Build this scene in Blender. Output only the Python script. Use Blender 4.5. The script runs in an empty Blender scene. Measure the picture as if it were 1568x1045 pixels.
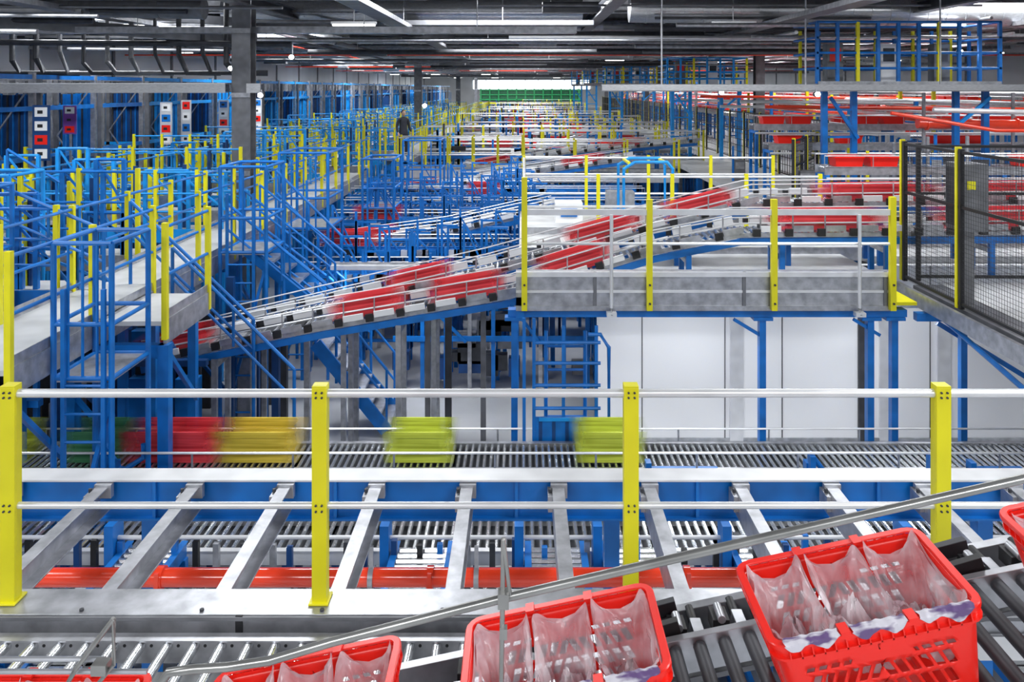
import bpy, math, random
from mathutils import Vector, Matrix
R=random.Random(7)
HC=5.4
sc=bpy.context.scene
try:
    sc.view_settings.view_transform='Standard'
    sc.view_settings.look='None'
except Exception: pass

# ------------------------------------------------------------ materials
def mat(name,col,rough=.5,metal=0.0,var=.08,scale=5,bump=0.0,emit=0,alpha=1.0,stretch=(1,1,1),spec=.5,detail=1,coat=0):
    m=bpy.data.materials.new(name); m.use_nodes=True
    nt=m.node_tree; N=nt.nodes; L=nt.links
    b=N['Principled BSDF']
    tc=N.new('ShaderNodeTexCoord'); mp=N.new('ShaderNodeMapping'); nz=N.new('ShaderNodeTexNoise'); cr=N.new('ShaderNodeValToRGB')
    mp.inputs['Scale'].default_value=stretch
    nz.inputs['Scale'].default_value=scale; nz.inputs['Detail'].default_value=detail
    L.new(tc.outputs['Object'],mp.inputs['Vector']); L.new(mp.outputs[0],nz.inputs['Vector']); L.new(nz.outputs['Fac'],cr.inputs[0])
    cr.color_ramp.elements[0].position=.3; cr.color_ramp.elements[1].position=.7
    cr.color_ramp.elements[0].color=tuple(max(0,c*(1-var)) for c in col)+(1,)
    cr.color_ramp.elements[1].color=tuple(min(1,c*(1+var)) for c in col)+(1,)
    L.new(cr.outputs[0],b.inputs['Base Color'])
    b.inputs['Roughness'].default_value=rough; b.inputs['Metallic'].default_value=metal
    b.inputs['Specular IOR Level'].default_value=spec
    if coat: b.inputs['Coat Weight'].default_value=coat; b.inputs['Coat Roughness'].default_value=.1
    if emit:
        b.inputs['Emission Color'].default_value=tuple(col)+(1,); b.inputs['Emission Strength'].default_value=emit
        try: m.cycles.emission_sampling='NONE'
        except Exception: pass
    if alpha<1: b.inputs['Alpha'].default_value=alpha
    if bump:
        bp=N.new('ShaderNodeBump'); bp.inputs['Strength'].default_value=bump; bp.inputs['Distance'].default_value=.02
        L.new(nz.outputs['Fac'],bp.inputs['Height']); L.new(bp.outputs[0],b.inputs['Normal'])
    return m
YEL=mat('yellow_paint',(.76,.70,.008),.4,var=.06)
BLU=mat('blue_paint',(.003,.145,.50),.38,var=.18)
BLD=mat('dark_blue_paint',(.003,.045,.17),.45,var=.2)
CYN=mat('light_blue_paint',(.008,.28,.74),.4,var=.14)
STL=mat('galvanised_steel',(.42,.43,.46),.34,.65,var=.26,scale=9,detail=3)
STB=mat('brushed_steel',(.52,.53,.55),.3,.75,var=.15,scale=12,stretch=(1,8,8))
TUB=mat('dull_steel_tube',(.34,.34,.33),.3,.7,var=.15,scale=12)
ALU=mat('bright_aluminium',(.76,.77,.79),.3,.4,var=.08)
ROL=mat('roller_chrome',(.66,.68,.70),.2,.85,var=.12,scale=20)
WHT=mat('white_panel',(.82,.83,.85),.45,var=.06,scale=.6)
DGR=mat('dark_grey_steel',(.05,.053,.062),.5,.3,var=.25)
MGR=mat('grey_steel',(.17,.175,.19),.45,.4,var=.2)
BLK=mat('black_plastic',(.012,.012,.014),.5,var=.3)
RED=mat('red_plastic',(.84,.016,.008),.3,var=.05,scale=3)
ORG=mat('red_orange_pipe',(.86,.055,.018),.2,var=.05,coat=.6)
GRN=mat('green_paint',(.01,.26,.08),.5,var=.2)
PUR=mat('purple_print',(.18,.05,.3),.5)
CON=mat('concrete_floor',(.44,.45,.47),.2,.0,var=.16,scale=.7,bump=.05,detail=3)
DECK=mat('deck_plate',(.52,.53,.54),.45,.1,var=.12,scale=3)
CEI=mat('ceiling_sheet',(.07,.073,.083),.5,.2,var=.2,scale=2)
LAMP=mat('lamp_glow',(1,.98,.95),emit=5)
STAR=mat('spotlight_glow',(1,1,1),emit=80)
WIN=mat('daylight_glass',(.85,.93,1),emit=2.4)
WIRE=mat('fence_wire',(.05,.05,.055),.5,.4)

def ghost(name,col,a=.72):
    m=bpy.data.materials.new(name); m.use_nodes=True; nt=m.node_tree; N=nt.nodes; L=nt.links
    b=N['Principled BSDF']; b.inputs['Roughness'].default_value=.6
    tc=N.new('ShaderNodeTexCoord'); sp=N.new('ShaderNodeSeparateXYZ'); cr=N.new('ShaderNodeValToRGB'); nz=N.new('ShaderNodeTexNoise')
    mp=N.new('ShaderNodeMapping'); mp.inputs['Scale'].default_value=(.5,6,14)
    L.new(tc.outputs['Generated'],sp.inputs[0]); L.new(sp.outputs[0],cr.inputs[0])
    e=cr.color_ramp.elements; e[0].position=0;e[0].color=(.0,)*3+(1,); e[1].position=1;e[1].color=(.0,)*3+(1,)
    for p in (.35,.65):
        k=e.new(p); k.color=(a,a,a,1)
    cr.color_ramp.interpolation='EASE'
    L.new(cr.outputs[0],b.inputs['Alpha'])
    L.new(tc.outputs['Object'],mp.inputs[0]); L.new(mp.outputs[0],nz.inputs['Vector']); nz.inputs['Scale'].default_value=2
    c2=N.new('ShaderNodeValToRGB'); c2.color_ramp.elements[0].position=.35; c2.color_ramp.elements[1].position=.65
    c2.color_ramp.elements[0].color=tuple(c*.65 for c in col)+(1,); c2.color_ramp.elements[1].color=tuple(min(1,c*1.1+.06) for c in col)+(1,)
    L.new(nz.outputs['Fac'],c2.inputs[0]); L.new(c2.outputs[0],b.inputs['Base Color'])
    return m
GR=ghost('moving_red_plastic',(.82,.02,.035),.8)
GY=ghost('moving_lime_plastic',(.60,.68,.03),.92)
GO=ghost('moving_orange_plastic',(.74,.55,.02),.85)
GG=ghost('moving_green_plastic',(.03,.25,.08),.8)

# ------------------------------------------------------------ mesh builder
class MB:
    def __init__(s): s.V=[];s.F=[];s.M=[];s.ms=[]
    def mi(s,m):
        if m not in s.ms: s.ms.append(m)
        return s.ms.index(m)
    def face(s,f,m): s.F.append(f); s.M.append(s.mi(m))
    def hexa(s,P,m):
        o=len(s.V); s.V+= [tuple(p) for p in P]
        for f in ((0,3,2,1),(4,5,6,7),(0,1,5,4),(1,2,6,5),(2,3,7,6),(3,0,4,7)):
            s.face(tuple(o+i for i in f),m)
    def box(s,x0,x1,y0,y1,z0,z1,m):
        s.hexa([(x0,y0,z0),(x1,y0,z0),(x1,y1,z0),(x0,y1,z0),(x0,y0,z1),(x1,y0,z1),(x1,y1,z1),(x0,y1,z1)],m)
    def cb(s,x,y,z,w,d,h,m): s.box(x-w/2,x+w/2,y-d/2,y+d/2,z-h/2,z+h/2,m)
    def frame(s,d):
        up=Vector((0,0,1)) if abs(d.z)<.95 else Vector((0,1,0))
        a=d.cross(up).normalized(); b=a.cross(d).normalized(); return a,b
    def beam(s,p,q,w,h,m):
        p=Vector(p);q=Vector(q);d=(q-p).normalized();a,b=s.frame(d)
        P=[]
        for c in (p,q):
            for i,j in ((-1,-1),(1,-1),(1,1),(-1,1)): P.append(c+a*(w/2*i)+b*(h/2*j))
        s.hexa(P,m)
    def path(s,pts,r,m,n=8):
        pts=[Vector(p) for p in pts]; o=len(s.V); K=len(pts)
        for k,p in enumerate(pts):
            if k==0: d=pts[1]-p
            elif k==K-1: d=p-pts[k-1]
            else: d=(pts[k+1]-p).normalized()+(p-pts[k-1]).normalized()
            d.normalize(); a,b=s.frame(d)
            for i in range(n):
                t=2*math.pi*i/n; s.V.append(tuple(p+a*(r*math.cos(t))+b*(r*math.sin(t))))
        for k in range(K-1):
            for i in range(n):
                j=(i+1)%n; s.face((o+k*n+i,o+k*n+j,o+(k+1)*n+j,o+(k+1)*n+i),m)
        s.face(tuple(o+i for i in range(n))[::-1],m); s.face(tuple(o+(K-1)*n+i for i in range(n)),m)
    def tube(s,p,q,r,m,n=8): s.path([p,q],r,m,n)
    def ball(s,c,rx,ry,rz,m,n=16,k=10,fn=None,t0=0,t1=1):
        o=len(s.V)
        for a in range(k+1):
            th=math.pi*(t0+(t1-t0)*a/k)
            for b in range(n):
                ph=2*math.pi*b/n; x,y,z=math.sin(th)*math.cos(ph),math.sin(th)*math.sin(ph),math.cos(th)
                if fn: x,y,z=fn(x,y,z)
                s.V.append((c[0]+rx*x,c[1]+ry*y,c[2]+rz*z))
        for a in range(k):
            for b in range(n):
                q=(b+1)%n; s.face((o+a*n+b,o+(a+1)*n+b,o+(a+1)*n+q,o+a*n+q),m)
    def tote(s,cx,cy,z,L,W,H,mm,axis='x',lid=None):
        t=.88; o=len(s.V)
        def ring(f,zz):
            a,b=(L/2*f,W/2*f) if axis=='x' else (W/2*f,L/2*f)
            return [(cx-a,cy-b,z+zz),(cx+a,cy-b,z+zz),(cx+a,cy+b,z+zz),(cx-a,cy+b,z+zz)]
        s.V+=ring(t,0)+ring(.97,H*.82)+ring(1.04,H*.82)+ring(1.04,H)+ring(.94,H)+ring(.86,H*.35)
        for k in range(5):
            for i in range(4):
                j=(i+1)%4; s.face((o+k*4+i,o+k*4+j,o+k*4+4+j,o+k*4+4+i),mm)
        s.face((o+3,o+2,o+1,o),mm); s.face((o+20,o+21,o+22,o+23),lid or mm)
    def build(s,name,parent=None,bevel=0,solid=0,loc=None,rot=None):
        me=bpy.data.meshes.new(name); me.from_pydata(s.V,[],s.F)
        for m in s.ms: me.materials.append(m)
        me.polygons.foreach_set('material_index',s.M)
        me.polygons.foreach_set('use_smooth',[True]*len(s.F))
        me.update()
        me.set_sharp_from_angle(angle=math.radians(38))
        ob=bpy.data.objects.new(name,me); sc.collection.objects.link(ob)
        if parent: ob.parent=parent
        if loc: ob.location=loc
        if rot: ob.rotation_euler=rot
        if solid:
            md=ob.modifiers.new('sol','SOLIDIFY'); md.thickness=solid; md.offset=0
        if bevel:
            md=ob.modifiers.new('bev','BEVEL'); md.width=bevel; md.segments=2; md.limit_method='ANGLE'; md.angle_limit=math.radians(50)
        return ob

def chan_x(mb,x0,x1,y,z0,z1,d,m,t=.012):
    mb.box(x0,x1,y,y+t,z0,z1,m); mb.box(x0,x1,y+t,y+d,z1-t,z1,m); mb.box(x0,x1,y+t,y+d,z0,z0+t,m)

def railing(mb,p,q,z,n=None,h=1.08,pm=YEL,rm=ALU,pw=.06,rr=.02,low=0.0,mids=(.5,),toe=True,tm=None):
    p=Vector((p[0],p[1],z)); q=Vector((q[0],q[1],z)); d=q-p
    if n is None: n=max(1,round(d.length/1.55))
    for i in range(n+1):
        c=p+d*(i/n)
        mb.box(c.x-pw/2,c.x+pw/2,c.y-pw/2,c.y+pw/2,z-low,z+h+.02,pm)
    for f in (1,)+tuple(mids):
        mb.tube(p+Vector((0,0,h*f-.03)),q+Vector((0,0,h*f-.03)),rr,rm,8)
    if toe:
        mb.beam(p+Vector((0,0,.06)),q+Vector((0,0,.06)),.012,.12,tm or STL)

def conv(mb,axis,a0,a1,b0,b1,z,pitch=.09,r=.027,side=STL,leg=BLU,legp=1.8,floor=0,guide=None,n=6,legs=True,drop=.14,rm=ROL,pan=None):
    def T(a,b,c): return (a,b,c) if axis=='x' else (b,a,c)
    def bx(a_0,a_1,b_0,b_1,c0,c1,m):
        if axis=='x': mb.box(a_0,a_1,b_0,b_1,c0,c1,m)
        else: mb.box(b_0,b_1,a_0,a_1,c0,c1,m)
    for b in (b0,b1):
        bx(a0,a1,b-.015,b+.015,z-drop,z+.01,side)
        bx(a0,a1,b-.03,b+.03,z+.01,z+.018,side)
    if pan: bx(a0,a1,b0,b1,z-drop-.01,z-drop,pan)
    k=int((a1-a0)/pitch)
    for i in range(k):
        a=a0+pitch*(i+.5); mb.tube(T(a,b0+.015,z-r*.6),T(a,b1-.015,z-r*.6),r,rm,n)
    if legs:
        kk=max(1,round((a1-a0)/legp))
        for i in range(kk+1):
            a=a0+.05+(a1-a0-.1)*i/kk
            for b in (b0,b1): bx(a-.035,a+.035,b-.035,b+.035,floor,z-drop,leg)
            bx(a-.025,a+.025,b0,b1,z-drop-.07,z-drop,leg)
            if z-floor>.8: bx(a-.02,a+.02,b0,b1,floor+.3,floor+.36,leg)
    if guide:
        for b in (b0,b1):
            mb.tube(T(a0,b,z+guide),T(a1,b,z+guide),.012,ALU,6)
            kk=max(1,round((a1-a0)/.9))
            for i in range(kk+1):
                a=a0+(a1-a0)*i/kk; mb.tube(T(a,b,z),T(a,b,z+guide),.008,STL,5)

# ------------------------------------------------------------ shell
m=MB(); m.box(-18,26,-14,151,-.2,0,CON); m.build('floor')
m=MB(); m.box(-18,26,-14,151,8.9,9.1,CEI)
y=10
while y<150:
    m.box(-18,26,y,y+.09,8.78,8.9,MGR); y+=.75 if y<60 else 2.2
m.build('ceiling')
m=MB(); m.box(-18.2,-18,-14,151,0,9.1,WHT)
for k in range(28): m.box(-18,-17.94,-12+k*6,-11.8+k*6,0,8.9,MGR)
m.build('wall_left')
m=MB(); m.box(26,26.2,-14,151,0,9.1,WHT)
for k in range(28): m.box(25.94,26,-12+k*6,-11.8+k*6,0,8.9,MGR)
m.build('wall_right')
m=MB(); m.box(-18,26,151,151.2,0,9.1,WHT); m.build('wall_far')
m=MB()
for k in range(9):
    m.box(-9+k*2.4,-6.8+k*2.4,150.85,150.98,5.2,6.9,WIN)
m.box(-9.1,12.6,150.8,151,5.1,5.2,MGR); m.box(-9.1,12.6,150.8,151,6.9,7,MGR)
m.build('window_1')

# ------------------------------------------------------------ roof structure
m=MB()
y=15.0;k=0
while y<148:
    for z0,z1,w in ((7.5,7.53,.2),(7.85,7.88,.2),(7.53,7.85,.02)):
        m.box(-18,26,y-w/2,y+w/2,z0,z1,MGR if k%2 else STL)
    if y<70:
        for j in range(22):
            x=-17+j*2
            m.beam((x,y,7.88),(x+1,y,8.78),.05,.05,MGR); m.beam((x+1,y,8.78),(x+2,y,7.88),.05,.05,MGR)
    y+=3.6 if y<50 else 6; k+=1
for x in (-12.2,-6.1,2.0,9.5,17):
    w=.3
    m.box(x-w/2,x+w/2,12,150,7.2,7.24,MGR); m.box(x-.02,x+.02,12,150,7.24,7.46,DGR); m.box(x-w/2,x+w/2,12,150,7.46,7.5,MGR)
m.beam((-13.5,17.0,6.98),(-6.3,19.5,6.55),.22,.26,MGR); m.beam((-13.5,16.2,7.25),(-2,24,6.9),.16,.2,DGR)
m.build('roof_truss')
m=MB()
for (y,z,x0,x1,w,h,mm) in ((15.2,7.05,-14,-1.8,.5,.12,DGR),(18.35,6.62,-14,1.2,.4,.14,STL),(21,7.0,-3.5,1.8,.5,.12,MGR),(24,6.75,-14,14,.4,.1,DGR),(27.5,6.95,-14,25,.5,.14,STL),(33,6.7,-14,1,.4,.1,MGR),(37,6.85,-14,25,.5,.14,STL),(46,6.7,-14,25,.5,.12,STL),(58,6.8,-14,25,.6,.2,MGR),(72,6.7,-14,25,.6,.2,STL),(95,6.7,-14,25,.6,.3,MGR)):
    m.box(x0,x1,y-w/2,y+w/2,z,z+.015,mm); m.box(x0,x1,y-w/2-.01,y-w/2,z,z+h,mm); m.box(x0,x1,y+w/2,y+w/2+.01,z,z+h,mm)
    x=x0+.5
    while x<x1:
        m.tube((x,y-w/2,z),(x,y-w/2,8.75),.012,STL,5); x+=2.5
for x in (-9,-3,6,12): 
    m.box(x-.2,x+.2,14,120,6.9,6.92,MGR); m.box(x-.21,x-.2,14,120,6.9,7.0,STL); m.box(x+.2,x+.21,14,120,6.9,7.0,STL)
m.build('cable_tray')
def duct(name,pts,r,mm):
    m=MB(); m.path(pts,r,mm,20)
    p=Vector(pts[0]);q=Vector(pts[-1]);L=(q-p).length
    t=.4;i=0
    while t<L:
        c=p+(q-p)*(t/L); d=(q-p).normalized(); m.tube(c-d*.02,c+d*.02,r*1.05,mm,20); t+=.45 if r>.25 else .9; i+=1
        if i%4==0: m.tube(c,(c.x,c.y,8.8),.012,DGR,5)
    m.build(name)
duct('ventilation_duct',[(-8,22,7.50),(1.6,22,7.50)],.30,STB)
duct('ventilation_duct',[(2.6,20,7.34),(16,20,7.16)],.34,STB)
duct('ventilation_duct',[(-16,17,7.2),(-6.6,17,7.05)],.22,MGR)
duct('ventilation_duct',[(-14,30,7.3),(18,30,7.3)],.28,STB)
duct('ventilation_duct',[(-14,26,7.4),(14,26,7.4)],.2,STL)
duct('ventilation_duct',[(-14,24.2,7.35),(1.5,24.2,7.35)],.24,MGR)
duct('ventilation_duct',[(-14,35,7.1),(18,35,7.1)],.22,STL)
duct('ventilation_duct',[(-14,43,7.2),(20,43,7.2)],.3,STB)
duct('ventilation_duct',[(-14,54,7.2),(20,54,7.2)],.35,STL)
m=MB()
for y,z in ((31,6.65),(52,6.75),(66,6.8)):
    m.tube((-15,y,z),(22,y,z),.024,ORG,8)
    x=-14
    while x<22: m.tube((x,y,z),(x,y,z-.12),.02,ALU,6); m.tube((x,y,z),(x,y,7.5),.01,STL,5); x+=3
for x in (-8,8): m.tube((x,24,6.85),(x,110,6.85),.03,ORG,8)
m.build('sprinkler_pipe')
m=MB()
for k in range(20):
    y=14.5+k*.55
    z=6.4+R.random()*1.0
    x0=-15+R.random()*4; x1=x0+3+R.random()*6
    m.tube((x0,y,z),(x1,y,z-.05),.03+.04*R.random(),R.choice([STL,MGR,DGR,DGR]),8)
    x0=2+R.random()*4; x1=x0+4+R.random()*8
    m.tube((x0,y+4,z+.1),(x1,y+4,z+.1),.03+.04*R.random(),R.choice([STL,MGR,DGR,DGR]),8)
for k in range(14):
    x=-14+k*.55; m.path([(x,19,7.6),(x,19,5.95+.3*R.random()),(x+.2,19,5.75),(x+.9,19.2,5.75)],.04+.03*R.random(),R.choice([MGR,MGR,DGR,DGR]),8)
R2=random.Random(21)
for k in range(90):
    y=19+k*.62+R2.random()*.5; z=6.6+R2.random()*1.05; x0=-15+R2.random()*22; x1=min(24,x0+5+R2.random()*14)
    m.tube((x0,y,z),(x1,y,z),.025+.07*R2.random()**2,R2.choice([ALU,STL,STL,MGR,DGR,DGR]),8)
    if k%2==0:
        xx=x0+1.5; m.box(xx,xx+.5+R2.random(),y+.1,y+.4,z-.15,z+.1,R2.choice([MGR,DGR,STL,MGR])); m.tube((xx+.2,y+.2,z),(xx+.2,y+.2,8.75),.012,STL,5)
for k in range(22):
    x=-15+R2.random()*36; m.tube((x,19+R2.random()*8,6.7+R2.random()*.6),(x,60+R2.random()*30,7.0),.03+.05*R2.random(),R2.choice([STL,MGR,ALU,DGR]),8)
m.build('service_pipework')
for i,y in enumerate((18,48,78,108)):
    m=MB(); x=-6.1; w=.2
    m.box(x-w,x+w,y-.2,y-.17,0,7.2,MGR); m.box(x-w,x+w,y+.17,y+.2,0,7.2,MGR); m.box(x-.02,x+.02,y-.17,y+.17,0,7.2,MGR)
    m.box(x-.3,x+.3,y-.3,y+.3,0,.04,MGR)
    for zz in (3.5,5.2,6.6): m.box(x-w,x+w,y-.22,y-.2,zz,zz+.1,STL)
    m.build('steel_column')
for y in (33,63,93):
    m=MB(); x=9.5; w=.18
    m.box(x-w,x+w,y-.2,y-.17,0,7.2,MGR); m.box(x-w,x+w,y+.17,y+.2,0,7.2,MGR); m.box(x-.02,x+.02,y-.17,y+.17,0,7.2,MGR); m.box(x-.3,x+.3,y-.3,y+.3,0,.04,MGR)
    m.build('steel_column')
m=MB(); chan_x(m,-14,-6.35,17.55,5.3,5.5,.2,STB); chan_x(m,-5.9,-5.6,17.55,5.3,5.5,.2,STB)
m.box(-14,-6.35,17.54,17.55,5.49,5.51,ALU); m.build('crane_rail_beam')
m=MB(); chan_x(m,1.7,14,17.55,5.34,5.48,.2,STB); m.box(1.7,14,17.5,17.55,5.33,5.35,MGR)
for x in (3,6.1,9,12): m.tube((x,17.7,5.4),(x,17.7,8.75),.02,STL,6)
m.build('crane_rail_beam')

# lamps
def lamp(x,y,z,w,d,p):
    l=bpy.data.lights.new('hall_and_fill_light','AREA'); l.shape='RECTANGLE'; l.size=w; l.size_y=d; l.energy=p; l.color=(.96,.98,1)
    o=bpy.data.objects.new('hall_and_fill_light',l); o.location=(x,y,z); sc.collection.objects.link(o)
for x in (-5,5): lamp(x,-5,8.6,6,2,960)  # unseen fill lamps behind the camera, added to brighten camera-facing sides
for x in (-8,6): lamp(x,3.5,8.6,4,1.6,460)
for x in (-10.5,-3,4.5,12): lamp(x,12,8.6,4,1.6,450)
for y in (20,29,39,50,64,82,104,130):
    for x in (-10,0,12): lamp(x,y,7.45,5,1.4,(540 if y<45 else 950 if y<90 else 1500))
for x in (2.2,5.0): lamp(x,11.0,2.46,1.4,.15,38)  # lamps added below the deck to brighten the partition wall
lamp(-2.5,14.0,2.3,1.4,.15,34)  # third lamp added along with the under-deck pair
m=MB()
for x in (2.2,5.0): m.box(x-.75,x+.75,10.9,11.1,2.48,2.55,ALU); m.tube((x,11,2.5),(x,11,2.78),.01,STL,5)
m.box(-3.25,-1.75,13.9,14.1,2.32,2.39,ALU); m.box(-3.25,-1.75,13.98,14.02,2.39,2.43,STL)
m.build('added_fill_light_fitting')  # housings made up for the added lamps
m=MB()
for y in (19.5,26.5,35,44.5,56,70,90,120):
    for x in (-14,-9.5,-4,5,10,20):
        m.box(x-.5,x+.5,y-.05,y+.05,6.88,6.92,LAMP); m.box(x-.53,x+.53,y-.08,y+.08,6.92,6.98,ALU)
        m.tube((x,y,6.98),(x,y,7.5),.01,STL,5)
m.build('strip_light_row')
m=MB()
for x,y,z in ((-5.55,17.4,5.25),(-5.2,18.5,6.1),(-6.6,18.6,5.85),(6.25,17.4,5.27),(4.6,19,5.3),(9.7,18.2,6.2),(-2.5,21,4.95)):
    m.path([(x,y,z),(x,y-.03,z)],.05,STAR,12); m.path([(x,y,z),(x,y+.12,z)],.06,DGR,12); m.tube((x,y+.08,z),(x,y+.08,z+.3 if z>5.9 else z+.12),.015,STL,6)
m.build('spotlight_row')

# ------------------------------------------------------------ near guard railing
m=MB()
for x in (-4.18,-2.604,-1.028,.551,2.13,3.71):
    w=.037
    m.box(x-w,x+w,4.15,4.165,2.80,3.885,YEL); m.box(x-w,x-w+.008,4.165,4.215,2.80,3.885,YEL); m.box(x+w-.008,x+w,4.165,4.215,2.80,3.885,YEL)
    m.box(x-w,x+w,4.15,4.215,3.885,3.892,YEL)
    m.box(x-.05,x+.05,4.13,4.24,2.792,2.802,YEL)
    for z in (3.86,3.835,3.29,3.26):
        for dx in (-.015,.015): m.tube((x+dx,4.14,z),(x+dx,4.151,z),.006,DGR,6)
m.tube((-6,4.185,3.845),(6,4.185,3.845),.0215,ALU,14)
m.tube((-6,4.185,3.273),(6,4.185,3.273),.0175,ALU,14)
m.build('guard_railing',bevel=.002)

m=MB()
m.box(-6,6,4.07,4.28,2.778,2.79,STL); m.box(-6,6,4.07,4.082,2.69,2.778,STL); m.box(-6,6,4.07,4.28,2.678,2.69,STL)
m.box(-1.42,-1.385,4.06,4.07,2.68,2.79,BLK)
m.box(-6,6,4.055,4.07,2.765,2.785,MGR); m.box(-6,6,4.055,4.07,2.69,2.70,MGR)
for i in range(20):
    x=-5.8+i*.6; m.tube((x,4.1,2.79),(x,4.1,2.80),.012,DGR,6)
m.box(-6,6,4.085,4.10,2.55,2.68,WHT)
m.build('edge_beam',bevel=.002)
m=MB()
for k in range(-9,10):
    x=-.365+.6*k
    m.box(x-.04,x+.04,4.29,5.44,2.765,2.775,STL); m.box(x-.04,x-.03,4.29,5.44,2.62,2.765,STL); m.box(x-.04,x+.04,4.29,5.44,2.61,2.62,STL)
    m.box(x-.07,x-.04,5.3,5.44,2.66,2.76,STL); m.tube((x-.055,5.36,2.76),(x-.055,5.36,2.785),.012,DGR,6); m.box(x-.05,x+.06,5.40,5.44,2.70,2.79,STL)
m.build('floor_joist_row',bevel=.0015)
m=MB()
m.box(-6.5,6.5,5.43,5.6,2.795,2.807,ALU)
m.box(-6.5,6.5,5.47,5.485,2.55,2.795,BLU); m.box(-6.5,6.5,5.43,5.6,2.535,2.55,BLU)
for i in range(11): m.box(-6.05+i*1.2,-6.03+i*1.2,5.44,5.47,2.55,2.795,BLU)
for x in (-5.3,-2.5,.6,3.1,5.4):
    m.box(x-.05,x+.05,5.5,5.6,0,2.535,BLU)
m.build('blue_support_beam')
m=MB(); m.tube((-6,5.0,2.42),(3.0,5.0,2.42),.054,ORG,24)
for x in (-4.5,-3.3,-2.2,-.56,1.0,2.4): m.tube((x-.02,5,2.42),(x+.02,5,2.42),.066,ORG,24); m.box(x-.012,x+.012,4.93,4.945,2.36,2.48,ORG)
for x in (-.92,-.28): m.tube((x-.015,5,2.42),(x+.015,5,2.42),.064,STL,24); m.box(x-.012,x+.012,4.99,5.01,2.48,2.61,STL)
m.build('sprinkler_main_pipe')

# lower conveyors seen through the joists
m=MB()
conv(m,'x',-7.6,7.6,7.62,8.3,1.1,.085,.022,side=ALU,leg=BLU,drop=.12,pan=DGR,rm=ROL)
m.build('lower_roller_conveyor')
m=MB()
conv(m,'x',-7.2,7.2,6.55,7.2,1.05,.11,.025,side=STL,leg=BLU,legp=1.3,pan=DGR)
for i in range(60):
    x=-6.5+i*.22+R.random()*.1
    m.cb(x,7.33+R.random()*.1,1.15,.05,.05,.25+.2*R.random(),R.choice([BLU,BLD,DGR,STL,BLK]))
    if i%6==0: m.box(x,x+.5,6.6,7.15,1.08,1.1,R.choice([ALU,DECK,MGR]))
m.tube((-7,7.4,1.35),(7,7.4,1.35),.02,ALU,8); m.tube((-7,6.5,1.3),(7,6.5,1.3),.02,BLU,8)
m.build('accumulation_roller_conveyor')
m=MB()
for x in (-5.2,-3.6,-1.15,.05,.75,1.9,3.5):
    conv(m,'y',5.7,7.55,x,x+.5,1.22,.085,.025,side=BLU,leg=BLU,legp=1.5,drop=.12,pan=BLK)
    m.box(x-.12,x-.04,7.3,7.5,1.0,1.5,BLU); m.box(x+.54,x+.62,6.2,6.35,1.0,1.45,STL)
for i in range(26):
    x=-6+i*.46; m.box(x-.03,x+.03,8.5,8.56,0,1.2,BLU if i%2 else BLD); m.cb(x+.2,8.6,.7,.3,.2,.2,R.choice([BLD,DGR,BLU,STL]))
m.box(-7,7,8.45,8.5,1.12,1.18,BLU); m.box(-7,7,8.45,8.5,.6,.66,BLD)
m.build('branch_roller_conveyor')

m=MB()
conv(m,'x',-8.2,8.4,9.2,9.88,1.12,.075,.02,side=STL,leg=BLU,drop=.12,pan=DGR)
m.tube((-8,8.95,1.42),(8,8.95,1.42),.014,ALU,8); m.tube((-8,10.0,1.25),(8,10.0,1.25),.012,ALU,8)
i=-8
while i<8:
    m.tube((i,8.95,1.05),(i,8.95,1.42),.012,STL,6); m.tube((i,10.0,1.0),(i,10.0,1.25),.012,STL,6); i+=1.1
for i in range(110):
    x=-8+i*.147; m.cb(x,9.12,1.02+.05*R.random(),.05+.06*R.random(),.08,.1,R.choice([BLU,BLU,DGR,STL,BLD,BLK]))
m.box(-8.2,8.4,9.05,9.17,.88,.97,BLU)
m.build('roller_conveyor')
m=MB()
for x0,x1 in ((1.35,2.15),(3.1,3.2),(-4.5,-4.4),(4.9,5.5)):
    m.box(x0,x1,8.98,9.08,1.1,1.22,BLU); m.box(x0,x0+.06,8.97,9.08,.9,1.3,BLU)
m.path([(-4.7,9,1.0),(-4.15,9,1.35),(-4.15,9,1.5)],.03,BLU,8)
m.path([(3.15,9,1.4),(3.45,9,1.0)],.03,BLU,8)
for x in (3.15,4.45): m.box(x-.03,x+.03,8.9,9,0,1.4,BLU)
m.build('conveyor_drive_housing')
def tote_simple(name,cx,cy,z,L,W,H,mm,slope=0):
    m=MB(); m.tote(0,0,0,L,W,H,mm)
    return m.build(name,loc=(cx,cy,z),rot=(0,-slope,0))
for x,L,mm in ((-1.18,.9,GY),(-3.05,1.1,GO),(-4.0,1.3,GR),(1.0,.9,GY),(-6.0,.8,GY),(-4.9,.8,GG)):
    tote_simple('moving_plastic_tote',x,9.54,1.13,L,.42,.36,mm)

m=MB()
conv(m,'x',-3.6,.9,3.2,3.99,2.715,.13,.024,side=STL,leg=MGR,legp=1.7,n=16,drop=.1)
for i in range(69):
    x=-3.55+i*.065; m.tube((x,3.973,2.70),(x,3.978,2.70),.008,BLK,8)
for i in range(34):
    x=-3.6+.13*(i+.5); m.tube((x,3.93,2.70),(x,3.97,2.70),.013,BLK,8)
m.box(-3.6,.9,3.2,3.98,2.56,2.57,DECK)
m.build('near_roller_conveyor')

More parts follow.
